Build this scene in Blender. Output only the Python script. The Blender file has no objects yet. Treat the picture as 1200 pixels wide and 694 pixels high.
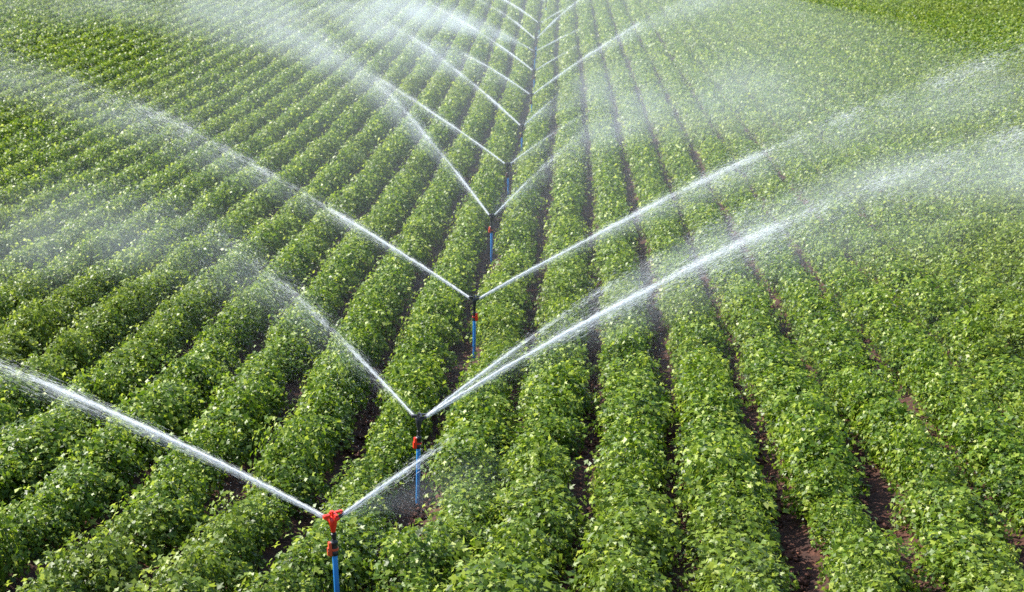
import bpy, math
import numpy as np

R = math.radians
rng = np.random.default_rng(11)
scn = bpy.context.scene
col = scn.collection

# ------------------------------------------------------------------ terrain and row layout
CAM_H = 6.2
TP = [2.59016763e-07, -5.83982034e-05, 5.28999571e-03, -1.96795435e-01, -3.65433832e+00]

def terrain(Y):
    """Height of the shallow valley the field lies in (levels off behind the camera and beyond the field)."""
    Y = np.asarray(Y, float)
    Yc = np.clip(Y, 3.0, 92.0)
    z = np.polyval(TP, Yc) + CAM_H
    s0, s1 = -0.166, 0.072
    z = z + np.where(Y < 3.0, s0 * 10 * np.tanh((Y - 3.0) / 10), 0) + np.where(Y > 92, s1 * 40 * np.tanh((Y - 92) / 40), 0)
    return z

GY = [-400, 4, 7.5, 9.5, 11.4, 13.5, 15.5, 19, 33, 45.5, 54, 69, 92, 2500]
GX = [-2.2, -2.0, -1.56, -1.31, -1.12, -0.95, -0.79, -0.56, 0.15, 0.70, 0.97, 1.53, 2.4, 2.4]
_ys = np.linspace(-20, 110, 2601)
_gs = np.interp(_ys, GY, GX)
_k = np.hanning(61); _k /= _k.sum()
_gs = np.convolve(np.pad(_gs, 30, mode='edge'), _k, 'valid')

def row_x(u, Y):
    """Plan position of the line that runs at offset u from the sprinkler line: the rows bend gently."""
    u = np.asarray(u, float); Y = np.asarray(Y, float)
    near = np.clip((19.5 - Y) / 11.0, 0, 1); near = near * near * (3 - 2 * near)
    dl = np.interp(u / 0.9, [-9, -3, 0, 1.2, 3], [0.62, 0.45, 0.36, 0.12, 0.0])
    return u + np.interp(Y, _ys, _gs) + dl * near * 1.25

def snoise(p, seed, f=1.0):
    """Cheap smooth noise in about -1..1 from summed sines, p: n x 3."""
    r = np.random.default_rng(seed)
    v = np.zeros(len(p))
    for i in range(7):
        d = r.normal(size=3); d /= np.linalg.norm(d)
        v += np.sin(p @ d * f * r.uniform(0.6, 2.2) + r.uniform(0, 6.28))
    return v / 3.2

# ------------------------------------------------------------------ mesh helpers
def make_mesh(name, verts, faces, mat, tone=None, smooth=False):
    """faces: m x k array (all the same size)."""
    verts = np.ascontiguousarray(verts, np.float32); faces = np.ascontiguousarray(faces, np.int32)
    me = bpy.data.meshes.new(name)
    me.vertices.add(len(verts)); me.vertices.foreach_set('co', verts.ravel())
    m, k = faces.shape
    me.loops.add(m * k); me.loops.foreach_set('vertex_index', faces.ravel())
    me.polygons.add(m); me.polygons.foreach_set('loop_start', np.arange(0, m * k, k, dtype=np.int32))
    try: me.polygons.foreach_set('loop_total', np.full(m, k, np.int32))
    except Exception: pass
    if smooth: me.polygons.foreach_set('use_smooth', np.ones(m, bool))
    if tone is not None:
        a = me.attributes.new('tone', 'FLOAT', 'FACE'); a.data.foreach_set('value', np.ascontiguousarray(tone, np.float32))
    me.update(calc_edges=True); me.validate()
    me.materials.append(mat)
    return me

def link(name, data, parent=None):
    o = bpy.data.objects.new(name, data); col.objects.link(o)
    if parent is not None: o.parent = parent
    return o

def tag(o, label=None, cat=None, group=None, kind=None):
    if label: o['label'] = label
    if cat: o['category'] = cat
    if group: o['group'] = group
    if kind: o['kind'] = kind
    return o

class Shape:
    """Collects tubes, lathes and boxes into one quad/tri mesh."""
    def __init__(s): s.v = []; s.f = []
    def rings(s, centres, radii, axis_u, axis_v, n=16, cap=True):
        b = len(s.v)
        for c, r, au, av in zip(centres, radii, axis_u, axis_v):
            for i in range(n):
                a = 2 * math.pi * i / n
                s.v.append(tuple(np.array(c) + np.array(au) * r * math.cos(a) + np.array(av) * r * math.sin(a)))
        for j in range(len(centres) - 1):
            for i in range(n):
                i2 = (i + 1) % n
                s.f.append((b + j * n + i, b + j * n + i2, b + (j + 1) * n + i2, b + (j + 1) * n + i))
        if cap:
            for j, fl in ((0, True), (len(centres) - 1, False)):
                r = [b + j * n + i for i in range(n)]
                s.f.append(tuple(r[::-1] if fl else r))
    def lathe(s, prof, n=20, c=(0, 0)):
        s.rings([(c[0], c[1], z) for r, z in prof], [max(r, 1e-4) for r, z in prof], [(1, 0, 0)] * len(prof), [(0, 1, 0)] * len(prof), n)
    def tube(s, pts, radii, n=12):
        pts = [np.array(p, float) for p in pts]
        us, vs = [], []
        for i in range(len(pts)):
            d = pts[min(i + 1, len(pts) - 1)] - pts[max(i - 1, 0)]; d /= np.linalg.norm(d)
            h = np.array((0, 0, 1.)) if abs(d[2]) < .9 else np.array((1., 0, 0))
            u = np.cross(h, d); u /= np.linalg.norm(u); us.append(u); vs.append(np.cross(d, u))
        s.rings(pts, radii, us, vs, n)
    def box(s, c, size, ax=None, taper=1.0, bev=.18):
        """A box with chamfered long edges along its local z (eight-sided section)."""
        ax = np.eye(3) if ax is None else np.array(ax)
        hx, hy, hz = [q / 2 for q in size]
        b = min(hx, hy) * bev
        sec = [(hx - b, -hy), (hx, -hy + b), (hx, hy - b), (hx - b, hy), (-hx + b, hy), (-hx, hy - b), (-hx, -hy + b), (-hx + b, -hy)]
        k = len(s.v)
        lev = [(-hz, .86), (-hz * .86, 1.), (hz * .86, taper), (hz, taper * .86)]
        for z, t in lev:
            for x, y in sec:
                s.v.append(tuple(np.array(c) + ax[0] * x * t + ax[1] * y * t + ax[2] * z))
        for j in range(3):
            for i in range(8):
                i2 = (i + 1) % 8
                s.f.append((k + j * 8 + i, k + j * 8 + i2, k + j * 8 + 8 + i2, k + j * 8 + 8 + i))
        s.f.append(tuple(k + i for i in range(8))[::-1]); s.f.append(tuple(k + 24 + i for i in range(8)))
    def build(s, name, mat, parent=None, smooth=True):
        me = bpy.data.meshes.new(name)
        me.from_pydata([tuple(map(float, v)) for v in s.v], [], s.f)
        me.validate(); me.update()
        if smooth:
            me.polygons.foreach_set('use_smooth', [True] * len(me.polygons))
            try: me.set_sharp_from_angle(angle=R(38))
            except Exception: pass
        me.materials.append(mat)
        return link(name, me, parent)

# ------------------------------------------------------------------ materials
def new_mat(name):
    m = bpy.data.materials.new(name); m.use_nodes = True
    nt = m.node_tree; nt.nodes.clear()
    return m, nt, nt.nodes, nt.links

def leaf_material():
    m, nt, N, L = new_mat('leaf')
    out = N.new('ShaderNodeOutputMaterial')
    at = N.new('ShaderNodeAttribute'); at.attribute_name = 'tone'
    ramp = N.new('ShaderNodeValToRGB')
    e = ramp.color_ramp.elements
    e[0].position = 0.0; e[0].color = LEAF[0]
    e[1].position = 1.0; e[1].color = LEAF[-1]
    for pos, c in ((.35, LEAF[1]), (.7, LEAF[2]), (.93, LEAF[3])):
        q = e.new(pos); q.color = c
    L.new(at.outputs['Fac'], ramp.inputs['Fac'])
    # patches of slightly yellower and browner growth across the field
    geo = N.new('ShaderNodeNewGeometry')
    n1 = N.new('ShaderNodeTexNoise'); n1.inputs['Scale'].default_value = .16; n1.inputs['Detail'].default_value = 4
    L.new(geo.outputs['Position'], n1.inputs['Vector'])
    mr = N.new('ShaderNodeMapRange'); mr.inputs['From Min'].default_value = .48; mr.inputs['From Max'].default_value = .75
    mr.inputs['To Max'].default_value = .45
    L.new(n1.outputs['Fac'], mr.inputs['Value'])
    mx = N.new('ShaderNodeMix'); mx.data_type = 'RGBA'
    L.new(mr.outputs['Result'], mx.inputs['Factor']); L.new(ramp.outputs['Color'], mx.inputs['A'])
    mx.inputs['B'].default_value = (.17, .20, .035, 1)
    p = N.new('ShaderNodeBsdfPrincipled')
    L.new(mx.outputs['Result'], p.inputs['Base Color'])
    p.inputs['Roughness'].default_value = .44
    p.inputs['Specular IOR Level'].default_value = .36
    tr = N.new('ShaderNodeBsdfTranslucent')
    hs = N.new('ShaderNodeHueSaturation'); hs.inputs['Value'].default_value = 1.5; hs.inputs['Hue'].default_value = .49
    L.new(mx.outputs['Result'], hs.inputs['Color']); L.new(hs.outputs['Color'], tr.inputs['Color'])
    ms = N.new('ShaderNodeMixShader'); ms.inputs['Fac'].default_value = .40
    L.new(p.outputs[0], ms.inputs[1]); L.new(tr.outputs[0], ms.inputs[2])
    L.new(ms.outputs[0], out.inputs['Surface'])
    return m

def soil_material(name, c0, c1, c2):
    m, nt, N, L = new_mat(name)
    out = N.new('ShaderNodeOutputMaterial'); p = N.new('ShaderNodeBsdfPrincipled')
    geo = N.new('ShaderNodeNewGeometry')
    n1 = N.new('ShaderNodeTexNoise'); n1.inputs['Scale'].default_value = 9; n1.inputs['Detail'].default_value = 8; n1.inputs['Roughness'].default_value = .7
    n2 = N.new('ShaderNodeTexNoise'); n2.inputs['Scale'].default_value = 38; n2.inputs['Detail'].default_value = 6
    L.new(geo.outputs['Position'], n1.inputs['Vector']); L.new(geo.outputs['Position'], n2.inputs['Vector'])
    r = N.new('ShaderNodeValToRGB'); e = r.color_ramp.elements
    e[0].position = .3; e[0].color = c0; e[1].position = .72; e[1].color = c2
    q = e.new(.5); q.color = c1
    L.new(n1.outputs['Fac'], r.inputs['Fac']); L.new(r.outputs['Color'], p.inputs['Base Color'])
    p.inputs['Roughness'].default_value = .85; p.inputs['Specular IOR Level'].default_value = .3
    b = N.new('ShaderNodeBump'); b.inputs['Strength'].default_value = .8; b.inputs['Distance'].default_value = .02
    L.new(n2.outputs['Fac'], b.inputs['Height']); L.new(b.outputs['Normal'], p.inputs['Normal'])
    L.new(p.outputs[0], out.inputs['Surface'])
    return m

def plastic(name, c, rough=.4, c2=None):
    m, nt, N, L = new_mat(name)
    out = N.new('ShaderNodeOutputMaterial'); p = N.new('ShaderNodeBsdfPrincipled')
    tc = N.new('ShaderNodeTexCoord')
    n = N.new('ShaderNodeTexNoise'); n.inputs['Scale'].default_value = 22; n.inputs['Detail'].default_value = 6
    L.new(tc.outputs['Object'], n.inputs['Vector'])
    mx = N.new('ShaderNodeMix'); mx.data_type = 'RGBA'
    mx.inputs['A'].default_value = (*c, 1); mx.inputs['B'].default_value = (*(c2 or tuple(q * .6 for q in c)), 1)
    L.new(n.outputs['Fac'], mx.inputs['Factor']); L.new(mx.outputs['Result'], p.inputs['Base Color'])
    mr = N.new('ShaderNodeMapRange'); mr.inputs['To Min'].default_value = rough - .12; mr.inputs['To Max'].default_value = rough + .15
    L.new(n.outputs['Fac'], mr.inputs['Value']); L.new(mr.outputs['Result'], p.inputs['Roughness'])
    L.new(p.outputs[0], out.inputs['Surface'])
    return m

def water_material(name, opacity, colour=(.93, .96, 1.0), gloss=.15):
    """White water broken into drops: light scatters through it and part passes straight on."""
    m, nt, N, L = new_mat(name)
    out = N.new('ShaderNodeOutputMaterial')
    d = N.new('ShaderNodeBsdfDiffuse'); d.inputs['Color'].default_value = (*colour, 1)
    t = N.new('ShaderNodeBsdfTranslucent'); t.inputs['Color'].default_value = (*colour, 1)
    g = N.new('ShaderNodeBsdfGlossy'); g.inputs['Roughness'].default_value = .25
    a = N.new('ShaderNodeMixShader'); a.inputs['Fac'].default_value = .5
    L.new(d.outputs[0], a.inputs[1]); L.new(t.outputs[0], a.inputs[2])
    b = N.new('ShaderNodeMixShader'); b.inputs['Fac'].default_value = gloss
    L.new(a.outputs[0], b.inputs[1]); L.new(g.outputs[0], b.inputs[2])
    tr = N.new('ShaderNodeBsdfTransparent')
    c = N.new('ShaderNodeMixShader'); c.inputs['Fac'].default_value = opacity
    L.new(tr.outputs[0], c.inputs[1]); L.new(b.outputs[0], c.inputs[2])
    L.new(c.outputs[0], out.inputs['Surface'])
    return m

LEAF = [(.022, .054, .003, 1), (.068, .140, .006, 1), (.148, .230, .014, 1), (.29, .365, .046, 1), (.46, .50, .18, 1)]  # last, palest tone is for the painted glints
M_LEAF = leaf_material()
M_STEM = plastic('green_stem', (.07, .11, .03), .6)
M_SOIL = soil_material('soil', (.013, .006, .005, 1), (.042, .016, .010, 1), (.12, .044, .024, 1))
M_CLOD = soil_material('clod', (.03, .014, .012, 1), (.085, .036, .025, 1), (.26, .11, .065, 1))
M_BLUE = plastic('blue_pipe', (.03, .25, .62), .38, (.025, .18, .46))
M_RED = plastic('red_plastic', (.72, .035, .012), .35, (.55, .02, .01))
M_ORANGE = plastic('orange_clip', (.55, .07, .02), .45, (.38, .05, .02))
M_BROWN = plastic('dull_clip', (.10, .025, .02), .5)
M_BLACK = plastic('black_plastic', (.012, .012, .014), .42)
M_GREY = plastic('dark_grey_plastic', (.028, .028, .036), .45)
M_STREAM = water_material('water_stream', .165, (.90, .95, 1.0), .10)
M_SPRAY = water_material('water_spray', .15, (.84, .92, 1.0), .0)

# ------------------------------------------------------------------ ground
def build_ground():
    u = np.concatenate([[-1500, -400, -120, -60, -45], np.arange(-39.6, 39.61, .09), [45, 60, 120, 400, 1500]])
    Y = np.concatenate([[-1500, -300, -80, -30, -10, 0, 3, 5], np.arange(6.5, 20, .12), np.arange(20, 45, .3), np.arange(45, 92, .7), [92, 100, 120, 160, 240, 500, 1200, 2500]])
    U, YY = np.meshgrid(u, Y)
    X = row_x(U, YY)
    Z = terrain(YY)
    infield = ((np.abs(U) < 40) & (YY > 6) & (YY < 93)).astype(float)
    Z = Z - .055 * np.cos(2 * np.pi * U / .9) * infield
    P = np.stack([X.ravel(), YY.ravel(), np.zeros(X.size)], 1)
    Z = Z + (snoise(P, 3, 3.2) * .012 + snoise(P, 4, 9.) * .012).reshape(Z.shape) * infield
    V = np.stack([X.ravel(), YY.ravel(), Z.ravel()], 1)
    ny, nu = U.shape
    i = np.arange((ny - 1) * (nu - 1)); r, c = i // (nu - 1), i % (nu - 1)
    a = r * nu + c
    F = np.stack([a, a + 1, a + nu + 1, a + nu], 1)
    o = link('ground', make_mesh('ground', V, F, M_SOIL, smooth=True))
    tag(o, 'dark reddish brown soil showing in the furrows', 'ground', kind='structure')

def build_clods():
    n = 48000
    Y = rng.uniform(7.3, 1, n) if False else 7.3 + (27 - 7.3) * rng.random(n) ** 1.5
    k = rng.integers(-16, 17, n)
    x = row_x(k * .9 + rng.normal(0, .085, n), Y)
    keep = np.abs(x) < .42 * Y + 1
    Y, x, k = Y[keep], x[keep], k[keep]; n = len(Y)
    size = np.exp(rng.normal(math.log(.013), .6, n)); size = np.clip(size, .005, .05)
    z = terrain(Y) - .055 + size * .3
    # irregular eight-faced lumps with jittered corners
    base = np.array([(1, 0, 0), (0, 1, 0), (-1, 0, 0), (0, -1, 0), (0, 0, 1), (0, 0, -1), (.6, .6, .5), (-.6, .5, .6), (.5, -.6, .6), (-.6, -.6, .45)])
    fc = np.array([(0, 6, 4), (6, 1, 4), (1, 7, 4), (7, 2, 4), (2, 9, 4), (9, 3, 4), (3, 8, 4), (8, 0, 4), (0, 1, 6), (1, 2, 7), (2, 3, 9), (3, 0, 8), (1, 0, 5), (2, 1, 5), (3, 2, 5), (0, 3, 5)])
    V = base[None] * rng.uniform(.65, 1.3, (n, 10, 3))
    V = V * size[:, None, None] * rng.uniform(.6, 1.4, (n, 1, 3))
    a = rng.uniform(0, 6.28, n); ca, sa = np.cos(a)[:, None], np.sin(a)[:, None]
    V = np.stack([V[..., 0] * ca - V[..., 1] * sa, V[..., 0] * sa + V[..., 1] * ca, V[..., 2] * .8], -1)
    V += np.stack([x, Y, z], 1)[:, None]
    F = (fc[None] + (np.arange(n) * 10)[:, None, None]).reshape(-1, 3)
    o = link('soil_clods', make_mesh('soil_clods', V.reshape(-1, 3), F, M_CLOD))
    tag(o, 'loose reddish soil clods lying in the furrows between crop rows', 'soil clods', kind='stuff')

# ------------------------------------------------------------------ foliage
def leaf_cloud(c, rad, hgt, per, size, r, fine=False, seed=0):
    """Leaves in the shell of each dome-shaped plant. c: n x 3 bases, rad/hgt: n; per: leaves per plant. Returns verts, faces, tone."""
    n = len(c)
    idx = np.repeat(np.arange(n), per); m = len(idx)
    th = r.uniform(0, 2 * np.pi, m); z = r.uniform(-.12, 1.0, m) ** 1.0
    # each plant has a few shoots that push the canopy out, with hollows in between
    lump = np.zeros(m)
    for q in range(4):
        a0 = r.uniform(0, 6.28, n)[idx]; f_ = r.integers(2, 6, n)[idx]; zz = r.uniform(-2, 6, n)[idx]
        lump += np.cos(th * f_ + a0 + z * zz)
    lump = lump / 2.4
    rf = np.clip(1 - np.abs(r.normal(0, .24, m)), .38, 1) * (1 + .23 * lump) + (r.random(m) < .07) * r.uniform(0, .34, m)
    s = np.sqrt(np.clip(1 - z * z, 0, 1))
    d = np.stack([np.cos(th) * s, np.sin(th) * s, z], 1)
    p = c[idx] + np.stack([rad[idx] * rf * d[:, 0], rad[idx] * rf * d[:, 1], .10 * hgt[idx] + hgt[idx] * .9 * rf * np.maximum(z, -.1)], 1)
    nrm = d * .55 + np.array([-.08, 0, .50]) + r.normal(0, .52, (m, 3))
    nrm /= np.linalg.norm(nrm, axis=1)[:, None]
    t = d * np.array([1, 1, -.25]) + r.normal(0, .65, (m, 3))
    t -= (t * nrm).sum(1)[:, None] * nrm; t /= np.linalg.norm(t, axis=1)[:, None] + 1e-9
    b = np.cross(nrm, t)
    Ln = size * np.clip(np.exp(r.normal(0, .28, m)), .45, 1.7); W = Ln * r.uniform(.55, .85, m)
    Ln, W = Ln[:, None], W[:, None]
    fold = r.uniform(.05, .30, m)[:, None]
    base = p - t * Ln * .45
    tip = p + t * Ln * .55 - nrm * Ln * r.uniform(.02, .25, m)[:, None]
    le = p - t * Ln * .08 + b * W * .5 + nrm * W * (fold - .12); ri = p - t * Ln * .08 - b * W * .5 + nrm * W * (fold - .12)
    k = np.arange(m)[:, None]
    if fine:
        mid = p + t * Ln * .05 - nrm * W * .02
        # three pointed lobes: a side tip each way, a notch, and the long middle tip
        le = p + t * Ln * .10 + b * W * .72 + nrm * W * (fold - .20); ri = p + t * Ln * .10 - b * W * .72 + nrm * W * (fold - .20)
        l2 = p + t * Ln * .14 + b * W * .26 + nrm * W * (fold * .6 - .06); r2 = p + t * Ln * .14 - b * W * .26 + nrm * W * (fold * .6 - .06)
        V = np.stack([base, le, l2, tip, r2, ri, mid], 1).reshape(-1, 3)
        F = np.concatenate([k * 7 + np.array(q) for q in ((6, 1, 0), (6, 2, 1), (6, 3, 2), (6, 4, 3), (6, 5, 4), (6, 0, 5))], 1).reshape(-1, 3)
        rep = 6
    else:
        V = np.stack([base, le, tip, ri], 1).reshape(-1, 3)
        F = np.concatenate([k * 4 + np.array(q) for q in ((0, 2, 1), (0, 3, 2))], 1).reshape(-1, 3)
        rep = 2
    # a leaf's own colour: young shoot tips are paler, older inner leaves deeper green
    tone = np.clip(r.normal(.45, .25, m) + .22 * (rf - .9) / .2 * .5 + .06 * r.normal(size=n)[idx], 0, .92)
    tone = np.where(r.random(m) < .055, r.uniform(.86, 1, m), tone)  # scattered pale leaves: sun glints put into the leaf colour
    return V, F, np.repeat(tone, rep)

def stem_cloud(c, hgt, r):
    V, F = [], []
    for q in range(6):
        a = r.uniform(0, 6.28); d = np.array([math.cos(a), math.sin(a), 0])
        p0 = c + d * .015; p1 = c + d * r.uniform(.10, .2) + np.array([0, 0, hgt * r.uniform(.5, .8)])
        w = np.cross(d, (0, 0, 1)) * .005
        k = len(V)
        V += [p0 - w, p0 + w, p0 + d * .008, p1 - w * .6, p1 + w * .6, p1 + d * .005]
        F += [(k, k + 1, k + 4), (k, k + 4, k + 3), (k + 1, k + 2, k + 5), (k + 1, k + 5, k + 4), (k + 2, k, k + 3), (k + 2, k + 3, k + 5)]
    return np.array(V), np.array(F)

NEAR = 18.2
PITCH_C, PITCH_S = math.cos(R(17)), math.sin(R(17))
def in_view(x, Y, z, margin):
    """True where a plant stands in or near the part of the field that is built."""
    dep = Y * PITCH_C - (z - CAM_H) * PITCH_S
    up = Y * PITCH_S + (z - CAM_H) * PITCH_C
    return (np.abs(x) < .4 * dep * margin + .7) & (up > -.2313 * dep - .5) & (up < .2313 * dep + 1.2)

def ordinal(n):
    w = ['', 'first', 'second', 'third', 'fourth', 'fifth', 'sixth', 'seventh', 'eighth', 'ninth', 'tenth', 'eleventh', 'twelfth', 'thirteenth', 'fourteenth', 'fifteenth',
         'sixteenth', 'seventeenth', 'eighteenth', 'nineteenth', 'twentieth']
    return w[n]

def row_label(j):
    """j: row number to the right (0, 1, ...) or left (-1, -2, ...) of the furrow with the sprinklers."""
    if j == 0: return 'leafy crop row directly right of the furrow the sprinklers stand in', None
    if j == -1: return 'leafy crop row directly left of the furrow the sprinklers stand in', None
    if 0 < j <= 13: return f'{ordinal(j + 1)} leafy crop row to the right of the sprinkler line, counted from the sprinklers', None
    if -20 <= j < 0: return f'{ordinal(-j)} leafy crop row to the left of the sprinkler line, counted from the sprinklers', None
    if j > 0: return 'crop row merged with its neighbours into the closed green canopy at the far right', 'merged crop rows at the far right of the field'
    return 'narrow distant crop row in the deep green upper left corner of the field', 'distant crop rows in the upper left corner of the field'

def build_rows():
    variants = []
    for q in range(18):
        rv = np.random.default_rng(100 + q)
        per = 1240
        V, F, T = leaf_cloud(np.zeros((1, 3)), np.array([.335]), np.array([.43]), per, .0445, rv, True)
        me = make_mesh('foliage', V, F, M_LEAF, T)
        Vs, Fs = stem_cloud(np.zeros(3), .42, rv)
        variants.append((me, make_mesh('stems', Vs, Fs, M_STEM)))
    nplants = 0
    for j in range(-38, 38):
        u = (j + .5) * .9
        Y = np.arange(7.55, 88, .33) + rng.uniform(-.05, .05, len(np.arange(7.55, 88, .33)))
        ph = np.stack([np.full(len(Y), j * 7.7), Y, np.zeros(len(Y))], 1)
        x = row_x(u, Y) + rng.normal(0, .035, len(Y)) + .03 * snoise(ph, 21, 1.1)
        z = terrain(Y)
        # the canopy has nearly closed over the furrows on the right and far away
        close = .95 + .06 * (j > 0) + .22 * np.clip((x - 4.0) / 6.5, 0, 1) * np.clip((Y - 8.5) / 6, .2, 1) + .03 * np.clip((Y - 40) / 30, 0, 1)
        even = np.interp(Y, [14, 36], [1, .45])
        sc = close * (1 + even * (.13 * snoise(ph, 22, 1.9) + rng.normal(0, .08, len(Y))))
        hs = 1 + even * (.16 * snoise(ph, 23, 2.1) + rng.normal(0, .10, len(Y)))
        weak = (rng.random(len(Y)) < .045) & (Y < 24)
        sc = np.where(weak, sc * rng.uniform(.6, .85, len(Y)), sc); hs = np.where(weak, hs * rng.uniform(.55, .85, len(Y)), hs)
        tall = rng.random(len(Y)) < .06; hs = np.where(tall, hs * 1.18, hs)
        # the crop leaves a little room round the foot of each sprinkler
        for hx, hy in HEADS.values():
            if j in (-1, 0, 1) and hy < 24:
                nearby = (Y > hy - 1.5) & (Y < hy + .15) & (np.abs(x - hx * .97) < .62)
                x = np.where(nearby, x + np.sign(x - hx) * np.clip(.50 - np.abs(x - hx), 0, .16), x)
                sc = np.where(nearby, np.minimum(sc, .86), sc); hs = np.where(nearby, np.minimum(hs, .84), hs)
        vis = in_view(x, Y, z, 1.10)
        if not vis.any(): continue
        x, Y, z, sc, hs = x[vis], Y[vis], z[vis], sc[vis], hs[vis]
        y0 = Y.min()
        rx = float(row_x(u, y0))
        root = link('crop_row', None); root.location = (rx, y0, float(terrain(y0)))
        root.empty_display_size = .3
        lab, grp = row_label(j)
        tag(root, lab, 'crop row', grp or 'rows of the irrigated crop')
        org = np.array([rx, y0, float(terrain(y0))])
        nr = np.where(Y < NEAR)[0]
        for i in nr:
            me, ms = variants[rng.integers(len(variants))]
            o = link('plant', None, root); o.empty_display_size = .2
            o.location = (x[i] - org[0], Y[i] - org[1], z[i] - org[2] + .035)
            o.rotation_euler = (rng.normal(0, .05), rng.normal(0, .05), rng.uniform(0, 6.28))
            o.scale = (sc[i], sc[i], hs[i])
            link('foliage', me, o); link('stems', ms, o)
            nplants += 1
        Vs, Fs, Ts, base = [], [], [], 0
        for lo, hi, per, size in ((NEAR, 24, 760, .051), (24, 33, 480, .062), (33, 48, 320, .075), (48, 90, 205, .094)):
            q = np.where((Y >= lo) & (Y < hi))[0]
            if not len(q): continue
            c = np.stack([x[q], Y[q], z[q] + .035], 1) - org
            V, F, T = leaf_cloud(c, .335 * sc[q], .43 * hs[q], per, size, rng)
            Vs.append(V); Fs.append(F + base); Ts.append(T); base += len(V)
        if Vs:
            link('foliage', make_mesh('foliage', np.concatenate(Vs), np.concatenate(Fs), M_LEAF, np.concatenate(Ts)), root)
    print('plants as parts', nplants)

# ------------------------------------------------------------------ sprinklers and their jets
HH = .80     # nozzle height above the soil
HEADS = {1: (-1.264, 8.172), 2: (-.836, 10.684), 3: (-.483, 15.724), 4: (-.355, 21.614), 5: (-.091, 27.046), 6: (.26, 32.337), 7: (.579, 37.853),
         8: (.74, 42.998), 9: (.855, 48.063), 10: (.95, 51.628), 11: (1.198, 57.185), 12: (1.721, 66.042)}
# azimuth from the view axis (clockwise), elevation, speed; then seconds of flight shown, stream density, spray density, spread
JETS = {
    (1, 'left'): (-74.8, 23.4, 13.6, .60, .9, .4, .42),
    (1, 'right'): (58.2, 24.0, 16.2, .060, .34, .24, 3.6),
    (2, 'left'): (-38.6, 19.8, 13.1, .66, .30, 1.7, 2.6),
    (2, 'right'): (77.7, 30.2, 14.8, .98, 1.45, 1.5, .9),
    (2, 'slanting'): (53.8, 24.5, 14.3, .48, .34, .8, 1.5),
    (3, 'left'): (-67.3, 28.0, 17.6, .92, .85, 1.3, .9),
    (3, 'right'): (83.5, 29.1, 19.5, .98, 1.5, 1.5, .8),
    (4, 'left'): (-33.3, 28.4, 16.9, .85, .8, 1.6, 1.1),
    (4, 'right'): (37.1, 24.8, 14.6, .46, .26, 3.2, 3.2),
    (5, 'left'): (-58.7, 28.4, 17.8, 1.0, .7, 2.0, 1.2),
    (5, 'right'): (45.0, 22.8, 12.9, .32, .14, 1.0, 1.8),
    (6, 'left'): (-45.2, 29.2, 16.2, 1.0, 1.0, 1.2, .9),
    (6, 'right'): (35.9, 23.4, 13.4, .14, .25, .4, 1.2),
    (7, 'left'): (-47.0, 23.7, 13.5, .42, .45, .8, 1.0),
    (7, 'right'): (56.8, 29.0, 17.1, .85, .9, .9, .8),
    (8, 'left'): (-48.0, 27.2, 15.5, .9, .9, .9, .9),
    (8, 'right'): (50.0, 22.8, 13.1, .16, .3, .2, 1.0),
    (9, 'left'): (-54.0, 23.4, 13.2, .75, .07, 4.0, 2.6),
    (9, 'right'): (61.0, 23.6, 13.4, .16, .5, .1, .8),
    (10, 'left'): (-32.6, 23.3, 13.2, .45, .7, .3, .8),
    (10, 'right'): (30.0, 24.4, 13.8, .7, 1.0, .2, .7),
    (11, 'left'): (-37.6, 23.0, 13.0, .6, .9, .3, .8),
    (11, 'right'): (50.0, 22.6, 12.9, .16, .4, .1, .8),
    (12, 'left'): (-60.0, 22.7, 12.8, .5, .8, .3, .8),
    (12, 'right'): (35.2, 22.8, 12.9, .5, .8, .3, .8),
}
NTH = ['', 'nearest', 'second nearest', 'third nearest', 'fourth nearest', 'fifth nearest', 'sixth nearest', 'seventh nearest', 'eighth nearest', 'ninth nearest', 'tenth nearest', 'second farthest', 'farthest']

def jet_dir(az, el):
    a, e = R(az), R(el)
    return np.array([math.sin(a) * math.cos(e), math.cos(a) * math.cos(e), math.sin(e)])

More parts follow.
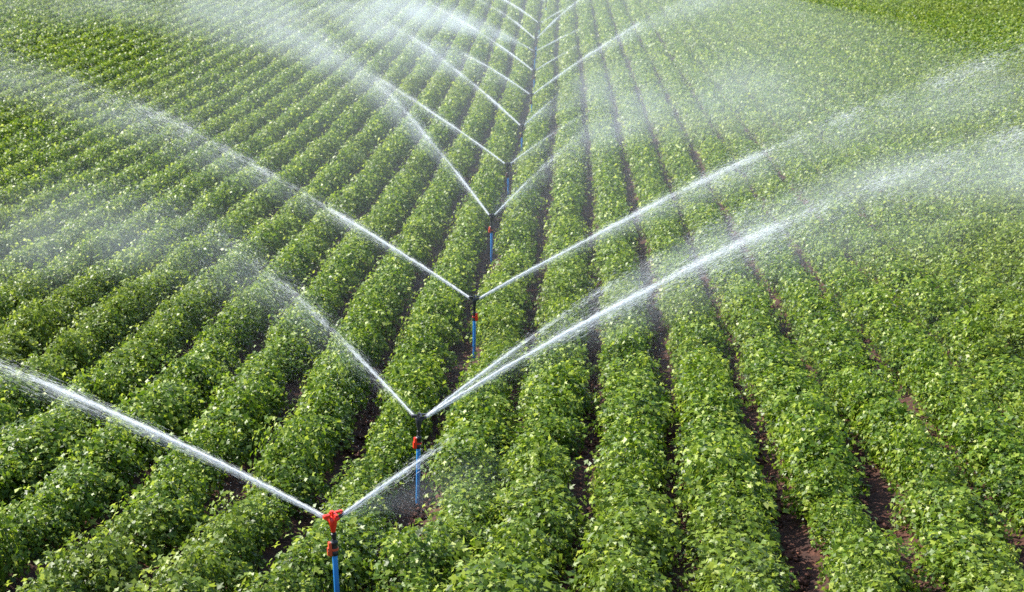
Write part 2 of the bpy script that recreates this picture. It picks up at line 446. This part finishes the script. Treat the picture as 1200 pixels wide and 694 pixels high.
def build_sprinkler(i):
    x, Y = HEADS[i]
    z = float(terrain(Y))
    root = link('sprinkler', None); lean = {1: -.012, 2: .035, 3: .012}.get(i, math.sin(i * 2.3) * .025)
    root.location = (x - HH * math.tan(lean), Y, z); root.rotation_euler = (0, lean, 0); root.empty_display_size = .3
    red = i == 1
    labels = {1: 'nearest sprinkler, with a bright red head on a blue riser pipe',
              2: 'second nearest sprinkler, its black head above a red clip on a blue pipe',
              3: 'third nearest sprinkler, its dark grey head above a red clip and blue pipe',
              4: 'fourth nearest sprinkler, with a rusty orange clip on its blue pipe',
              5: 'fifth nearest sprinkler, small dark head just above the crop row'}
    lab = labels.get(i, f'{NTH[i]} sprinkler, a tiny dark head on a pipe in the receding line')
    tag(root, lab, 'sprinkler', 'sprinklers standing along one furrow')
    rr = np.random.default_rng(500 + i)
    tw = rr.uniform(-.5, .5) if i > 1 else .25           # turn of clip and head about the pipe
    fx, fy = math.sin(tw), -math.cos(tw)
    s = Shape(); s.tube([(0, 0, -.12), (0, 0, .2), (0, 0, .535)], [.0195, .0195, .0195], 20)
    s.build('riser_pipe', M_BLUE, root)
    s = Shape(); s.lathe([(.0235, .515), (.027, .52), (.027, .545), (.024, .55), (.024, .60), (.029, .605), (.029, .622), (.020, .63), (.018, .64)], 24)
    s.build('coupling', M_BLACK, root)
    # quick-release clip: a strap round the coupling with a lever on one side
    s = Shape(); cl = M_RED if i in (1, 2, 3) else M_ORANGE if i == 4 else M_BROWN
    sx, sy = (-.90, -.42) if i != 3 else (.85, -.52)
    ax = [(sx, sy, 0), (-sy, sx, 0), (0, 0, 1)]
    s.box((sx * .033, sy * .033, .57), (.022, .034, .105), ax)
    s.box((sx * .047, sy * .047, .552), (.012, .024, .06), ax)
    s.lathe([(.0275, .556), (.0295, .558), (.0295, .572), (.0275, .574)], 24)
    s.build('clip', M_ORANGE if i == 1 else cl, root)
    s = Shape(); s.lathe([(.015, .64), (.015, .662), (.0215, .664), (.0215, .684), (.015, .688), (.015, .705)], 6)
    s.lathe([(.013, .63), (.013, .71)], 16)
    s.build('neck', M_BLACK, root)
    hm = M_RED if red else M_GREY
    # the head: a body flaring upward, with a shoulder each side where the two nozzles leave it
    azs = [JETS[(i, sd)][:2] for sd in ('left', 'right') if (i, sd) in JETS]
    s = Shape(); s.lathe([(.0165, .70), (.019, .715), (.024, .74), (.029, .765), (.031, .785), (.027, .805), (.018, .815)], 20)
    for az, el in azs:
        d = jet_dir(az, el); h0 = np.array([0, 0, HH - .022])
        s.tube([h0 - d * .01, h0 + d * .03, h0 + d * .052], [.021, .0185, .017], 14)
    head = s.build('head', hm, root)
    for az, el in azs:
        d = jet_dir(az, el); h0 = np.array([0, 0, HH - .022])
        s = Shape(); s.tube([h0 + d * .05, h0 + d * .056, h0 + d * .075, h0 + d * .088], [.019, .0145, .012, .0085], 14)
        s.build('nozzle', M_BLACK, root)
    # the impact arm: a bridge over the body, a counterweight behind and a deflector spoon before the nozzle
    d = jet_dir(azs[-1][0], 0); q = np.array([-d[1], d[0], 0])
    s = Shape()
    up = np.array([0, 0, 1.])
    s.box(tuple(d * .012 + up * .836), (.022, .098, .014), [tuple(d), tuple(q), (0, 0, 1)])
    s.box(tuple(q * .044 + up * .806), (.016, .010, .052), [tuple(d), tuple(q), (0, 0, 1)])
    s.box(tuple(-q * .044 + up * .806), (.016, .010, .052), [tuple(d), tuple(q), (0, 0, 1)])
    s.box(tuple(d * .052 + q * .02 + up * .832), (.055, .022, .014), [tuple(d), tuple(q), (0, 0, 1)])
    s.box(tuple(d * .083 + q * .026 + up * .815), (.014, .024, .036), [tuple(d), tuple(q), (0, 0, 1)], taper=.7)
    s.box(tuple(-d * .045 + up * .828), (.050, .030, .026), [tuple(d), tuple(q), (0, 0, 1)])
    s.lathe([(.007, .80), (.007, .85), (.010, .852), (.010, .858)], 12)
    s.build('swing_arm', hm, root)
    return root

def spindles(p, d, ln, rad, r):
    """Drops stretched along their flight: two tips and a three-cornered waist. p, d: n x 3."""
    n = len(p)
    h = r.normal(size=(n, 3)); u = np.cross(d, h); u /= np.linalg.norm(u, axis=1)[:, None] + 1e-9; v = np.cross(d, u)
    V = np.empty((n, 5, 3))
    V[:, 0] = p - d * ln[:, None] * .5; V[:, 4] = p + d * ln[:, None] * .5
    for k in range(3):
        a = 2.0944 * k
        V[:, k + 1] = p + (u * math.cos(a) + v * math.sin(a)) * rad[:, None] - d * ln[:, None] * .05
    f = np.array([(0, 2, 1), (0, 3, 2), (0, 1, 3), (4, 1, 2), (4, 2, 3), (4, 3, 1)])
    F = (f[None] + (np.arange(n) * 5)[:, None, None]).reshape(-1, 3)
    return V.reshape(-1, 3), F

def drops(p, rad, r):
    n = len(p)
    b = np.array([(1, 1, 1), (1, -1, -1), (-1, 1, -1), (-1, -1, 1)]) * .62
    a = r.uniform(0, 6.28, (n, 2))
    ca, sa, cb, sb = np.cos(a[:, :1]), np.sin(a[:, :1]), np.cos(a[:, 1:]), np.sin(a[:, 1:])
    X = b[None, :, 0] * ca - b[None, :, 1] * sa; Yv = b[None, :, 0] * sa + b[None, :, 1] * ca; Z = b[None, :, 2] + 0 * X
    V = np.stack([X, Yv * cb - Z * sb, Yv * sb + Z * cb], -1) * rad[:, None, None] + p[:, None]
    f = np.array([(0, 1, 2), (0, 3, 1), (0, 2, 3), (1, 3, 2)])
    F = (f[None] + (np.arange(n) * 4)[:, None, None]).reshape(-1, 3)
    return V.reshape(-1, 3), F

WIND = np.array([-.25, .10, 0])
SPRAY_N = 42000
def build_jet(i, side):
    az, el, v, tmax, dens, mist, spread = JETS[(i, side)]
    x, Y = HEADS[i]; z = float(terrain(Y))
    r = np.random.default_rng(900 + i * 10 + len(side))
    d0 = jet_dir(az, el)
    h = np.array([x, Y, z + HH - .022]) + d0 * .085
    root = link('water_jet', None); root.location = h; root.empty_display_size = .2
    who = {1: 'the nearest, red headed sprinkler', 11: 'the second farthest sprinkler', 12: 'the farthest sprinkler'}.get(i, f'the {NTH[i]} sprinkler')
    look = {(1, 'left'): 'thin white water jet', (1, 'right'): 'short white water jet', (2, 'slanting'): 'faint broken second water jet', (4, 'right'): 'wide misty water jet',
            (9, 'left'): 'billowing pale cloud of water spray', (2, 'right'): 'long white water jet', (3, 'right'): 'long white water jet'}.get((i, side), 'white water jet')
    where = {'left': 'to the left', 'right': 'to the right', 'slanting': 'up the rows'}[side]
    tag(root, f'{look} from {who} {where}', 'water jet', 'water jets thrown by the sprinklers')
    def P(t): return (d0[None] * v * t[:, None]) + np.array([0, 0, -4.905]) * (t ** 2)[:, None]
    def D(t):
        q = d0[None] * v + np.array([0, 0, -9.81]) * t[:, None]; return q / np.linalg.norm(q, axis=1)[:, None]
    up = np.array([0, 0, 1.]); sd = np.cross(d0, up); sd /= np.linalg.norm(sd); nn = np.cross(sd, d0)
    ph = r.uniform(0, 6.28, 12)
    def wander(t):
        s_ = v * t
        a = (np.sin(s_ * 1.3 + ph[0]) * .5 + np.sin(s_ * 2.9 + ph[1]) * .3 + np.sin(s_ * 5.3 + ph[2]) * .15)
        b = (np.sin(s_ * 1.1 + ph[3]) * .5 + np.sin(s_ * 2.3 + ph[4]) * .3 + np.sin(s_ * 6.1 + ph[5]) * .15)
        g = np.minimum(.006 * s_, .05)
        return sd * (a * g)[:, None] + nn * (b * g)[:, None]
    def pulse(t):
        s_ = v * t
        return np.maximum(.08, .50 + .32 * np.sin(s_ * 1.5 + ph[6]) + .26 * np.sin(s_ * 3.7 + ph[7]) + .2 * np.sin(s_ * 9 + ph[8]))
    def sig(t):
        s_ = v * t
        return .0040 + (.0034 * s_ + .0055 * s_ ** 1.5) * (.45 + .55 * spread)
    build_mist(i, side, root)
    far = max(1.0, Y / 16)
    # the stream: stretched drops that open out and thin along the flight
    n = int(38000 * dens * min(1.4, .35 + tmax))
    t = tmax * r.random(n) ** 1.5
    keep = r.random(n) < np.clip(pulse(t) + .6 * np.exp(-v * t / 1.5), 0, 1) * np.clip((tmax - t) / (tmax * .75), 0, 1) ** .9
    t = t[keep]; n = len(t)
    core = r.random(n) < .25 + .45 * np.exp(-v * t / 3.0)
    rr = r.normal(size=(n, 2)) * (sig(t) * np.where(core, .5, 1.7))[:, None]
    p = P(t) + wander(t) + sd * rr[:, :1] + nn * rr[:, 1:]
    p[:, 2] -= np.abs(r.normal(0, 1, n)) * np.where(core, 0, 1) * sig(t) * 1.2
    dd = D(t) + r.normal(0, .05, (n, 3)); dd /= np.linalg.norm(dd, axis=1)[:, None]
    rad = np.exp(r.normal(math.log(.0013), .4, n)) * (.8 + .2 * far) * np.where(core, 1.15, .85)
    V, F = spindles(p, dd, np.exp(r.normal(math.log(.055), .45, n)), rad, r)
    link('stream', make_mesh('stream', V, F, M_STREAM), root)
    # the spray: fine drops shed all along, hanging and drifting below and behind the stream
    n = int(SPRAY_N * mist * min(1.4, .3 + tmax))
    if n > 50:
        t = tmax * 1.25 * r.random(n) ** .8
        age = r.exponential(.38, n)
        rr = r.normal(size=(n, 2)) * (sig(t) * 2.4 + .09 * age * spread + .008)[:, None]
        p = P(t) * 1.0 + sd * rr[:, :1] + nn * rr[:, 1:] + WIND * age[:, None]
        p += D(t) * (r.normal(0, .12, n) * (v * t) ** .5)[:, None]
        p[:, 2] -= (1.05 * age * np.clip(t / (.3 * tmax + .05), .08, 1)) * (.5 + .5 * spread)
        w = .5 + .75 * snoise(p + h, 40 + i, 1.7) + .35 * snoise(p + h, 60 + i, 4.)
        pw = p + h
        keep = (r.random(n) < np.clip(w, .06, 1)) & (pw[:, 2] > terrain(pw[:, 1]) + .18) & (r.random(n) < np.clip((tmax * 1.25 - t) / (tmax * .5), 0, 1))
        p = p[keep]; n = len(p)
        if n:
            rad = np.exp(r.normal(math.log(.0019), .45, n)) * (.75 + .25 * far)
            V, F = drops(p, rad, r)
            link('spray', make_mesh('spray', V, F, M_SPRAY), root)

MIST_DENSITY = .5
def mist_material(L_, el, v, D, w0, w1, c1, h0, h1, seed):
    m, nt, N, K = new_mat('mist')
    out = N.new('ShaderNodeOutputMaterial')
    tc = N.new('ShaderNodeTexCoord'); sep = N.new('ShaderNodeSeparateXYZ')
    K.new(tc.outputs['Object'], sep.inputs[0])
    def mth(op, a, b=None, c=None):
        n = N.new('ShaderNodeMath'); n.operation = op
        for k, q in enumerate((a, b, c)):
            if q is None: continue
            if isinstance(q, (int, float)): n.inputs[k].default_value = q
            else: K.new(q, n.inputs[k])
        return n.outputs[0]
    x, y, z = sep.outputs
    s_ = mth('MAXIMUM', mth('MINIMUM', mth('MULTIPLY', x, 1 / L_), 1.0), 0.0)
    zc = mth('SUBTRACT', mth('MULTIPLY', x, math.tan(el) - 0), mth('MULTIPLY', mth('MULTIPLY', x, x), 4.905 / (v * math.cos(el)) ** 2))
    zz = mth('ADD', mth('SUBTRACT', z, zc), mth('MULTIPLY', s_, c1))
    yn = mth('DIVIDE', y, mth('MULTIPLY_ADD', s_, w1, w0)); zn = mth('DIVIDE', zz, mth('MULTIPLY_ADD', s_, h1, h0))
    q = mth('SUBTRACT', 1.0, mth('ADD', mth('MULTIPLY', yn, yn), mth('MULTIPLY', zn, zn)))
    q = mth('MAXIMUM', q, 0.0); q = mth('MULTIPLY', q, q)
    al = mth('MULTIPLY', mth('POWER', mth('SUBTRACT', 1.0, s_), .9), mth('MULTIPLY_ADD', mth('POWER', mth('SUBTRACT', 1.0, s_), 6.0), 2.5, 1.5))
    no = N.new('ShaderNodeTexNoise'); no.inputs['Scale'].default_value = 1.1; no.inputs['Detail'].default_value = 2.5
    mp = N.new('ShaderNodeMapping'); mp.inputs['Location'].default_value = (seed * 3.1, seed * 1.7, 0); mp.inputs['Scale'].default_value = (.55, 1, 1)
    K.new(tc.outputs['Object'], mp.inputs['Vector']); K.new(mp.outputs[0], no.inputs['Vector'])
    nz = mth('MAXIMUM', mth('MULTIPLY_ADD', no.outputs['Fac'], 3.0, -.85), .10)
    den = mth('MULTIPLY', mth('MULTIPLY', mth('MULTIPLY', q, al), nz), D * MIST_DENSITY)
    pv = N.new('ShaderNodeVolumePrincipled'); pv.inputs['Color'].default_value = (.86, .94, 1, 1)
    pv.inputs['Anisotropy'].default_value = .0
    K.new(den, pv.inputs['Density']); K.new(pv.outputs[0], out.inputs['Volume'])
    return m

# density, length factor, end width, sag, end half height
MIST = {
    (1, 'left'): (.35, 1.2, .5, .2, .5), (1, 'right'): (.5, 1.6, .34, .62, .42),
    (2, 'left'): (.10, 2.2, 3.2, 1.4, 2.1), (2, 'right'): (.24, 1.4, 3.0, 1.5, 2.1), (2, 'slanting'): (.6, 2.2, 1.1, .7, .9),
    (3, 'left'): (.26, 1.4, 2.2, 1.0, 1.6), (3, 'right'): (.24, 1.25, 2.6, 1.1, 1.8),
    (4, 'left'): (.30, 1.3, 2.0, .9, 1.6), (4, 'right'): (.16, 2.6, 2.6, 1.4, 2.3),
    (5, 'left'): (.26, 1.25, 2.2, .9, 1.7), (5, 'right'): (.16, 2.2, 2.6, 1.3, 1.6),
    (6, 'left'): (.36, 1.2, 1.8, .8, 1.5), (6, 'right'): (.3, 4.0, 2.5, 1.2, 1.6), (7, 'left'): (.40, 1.5, 1.8, .9, 1.6), (7, 'right'): (.3, 1.3, 1.6, .8, 1.4),
    (8, 'left'): (.30, 1.3, 1.6, .9, 1.5), (9, 'left'): (.95, 1.1, 2.8, .6, 1.9),
}
def build_mist(i, side, root):
    if (i, side) not in MIST: return
    D, lf, w1, c1, h1 = MIST[(i, side)]
    az, el, v, tmax = JETS[(i, side)][:4]
    el = R(el); L_ = v * math.cos(el) * tmax * lf
    w0, h0 = .03, .03
    s = Shape(); n = 22; C, A, Rr = [], [], []
    b = []
    for k in range(n + 1):
        q = k / n; x = L_ * q
        zc = x * math.tan(el) - 4.905 * x * x / (v * math.cos(el)) ** 2 - c1 * q
        C.append((x, 0, zc)); 
    s.rings(C, [1] * (n + 1), [(0, w0 + w1 * k / n, 0) for k in range(n + 1)], [(0, 0, h0 + h1 * k / n) for k in range(n + 1)], 16)
    o = s.build('mist', mist_material(L_, el, v, D, w0, w1, c1, h0, h1, i + len(side)), root, smooth=False)
    o.rotation_euler = (0, 0, R(90 - az))

# ------------------------------------------------------------------ drifting mist
def build_drift():
    """The finest spray hangs in a low layer over the line of sprinklers and drifts out over the crop."""
    Ys = np.arange(13, 80.1, 3.0); q = np.linspace(-1, 1, 25)
    Wd = np.interp(Ys, [13, 20, 30, 45, 60, 70, 79], [7, 13, 18, 20, 20, 17, 10])
    Hh = np.interp(Ys, [13, 22, 32, 50, 62, 79], [.2, 1.5, 2.6, 2.9, 2.4, .2])
    X = row_x(0, Ys)[:, None] + 1.8 + Wd[:, None] * q[None]
    YY = np.repeat(Ys[:, None], 25, 1)
    top = terrain(YY) + .12 + Hh[:, None] * (1 - q[None] ** 2) ** 2
    V = np.concatenate([np.stack([X, YY, top], -1).reshape(-1, 3), np.stack([X, YY, terrain(YY) - .5], -1).reshape(-1, 3)])
    n, k = len(Ys), 25; o2 = n * k
    s = Shape(); s.v = [tuple(p) for p in V]
    for r_ in range(n - 1):
        for c_ in range(k - 1):
            i0 = r_ * k + c_
            s.f.append((i0, i0 + 1, i0 + k + 1, i0 + k)); s.f.append((o2 + i0, o2 + i0 + k, o2 + i0 + k + 1, o2 + i0 + 1))
    for c_ in range(k - 1):
        s.f.append((c_, o2 + c_, o2 + c_ + 1, c_ + 1)); e = (n - 1) * k + c_
        s.f.append((e, e + 1, o2 + e + 1, o2 + e))
    for r_ in range(n - 1):
        i0 = r_ * k; s.f.append((i0, i0 + k, o2 + i0 + k, o2 + i0)); i1 = i0 + k - 1
        s.f.append((i1, o2 + i1, o2 + i1 + k, i1 + k))
    m, nt, N, K = new_mat('drifting_mist')
    out = N.new('ShaderNodeOutputMaterial')
    pv = N.new('ShaderNodeVolumePrincipled'); pv.inputs['Color'].default_value = (.86, .94, 1, 1)
    pv.inputs['Density'].default_value = .0090
    K.new(pv.outputs[0], out.inputs['Volume'])
    o = s.build('drifting_mist', m, None, smooth=False)
    tag(o, 'thin pale mist drifting low over the crop round the sprinkler line', 'mist', kind='stuff')

# ------------------------------------------------------------------ build
build_drift()
build_ground()
build_clods()
build_rows()
for i in HEADS: build_sprinkler(i)
for i, side in JETS: build_jet(i, side)

# ------------------------------------------------------------------ light, sky, camera
SUN_AZ, SUN_EL = -64.0, 40.0     # the sun stands ahead and to the left
w = bpy.data.worlds.new('World'); scn.world = w; w.use_nodes = True
nt = w.node_tree; bg = nt.nodes['Background']
sky = nt.nodes.new('ShaderNodeTexSky'); sky.sky_type = 'NISHITA'; sky.sun_disc = False
sky.sun_elevation = R(SUN_EL); sky.sun_rotation = R(SUN_AZ)
nt.links.new(sky.outputs[0], bg.inputs['Color']); bg.inputs['Strength'].default_value = .125
ld = bpy.data.lights.new('sun', 'SUN'); ld.energy = 4.8; ld.angle = R(.53); ld.color = (1, .95, .86)
so = bpy.data.objects.new('sun', ld); col.objects.link(so)
so.rotation_euler = (R(90 - SUN_EL), 0, R(180 - SUN_AZ))
cd = bpy.data.cameras.new('camera'); cam = bpy.data.objects.new('camera', cd); col.objects.link(cam)
cam.location = (0, 0, CAM_H); cam.rotation_euler = (R(90 - 17), 0, 0)
cd.sensor_width = 36; cd.lens = 45; cd.dof.use_dof = True; cd.dof.focus_distance = 11.5; cd.dof.aperture_fstop = 3.2; cd.clip_start = .1; cd.clip_end = 5000
scn.camera = cam
scn.view_settings.view_transform = 'Standard'; scn.view_settings.look = 'None'
scn.view_settings.exposure = 1.3; scn.view_settings.gamma = 1
scn.cycles.transparent_max_bounces = 64
scn.cycles.max_bounces = 6
scn.cycles.volume_bounces = 1
scn.cycles.volume_step_rate = 2.0
scn.cycles.volume_max_steps = 96
scn.cycles.use_denoising = False
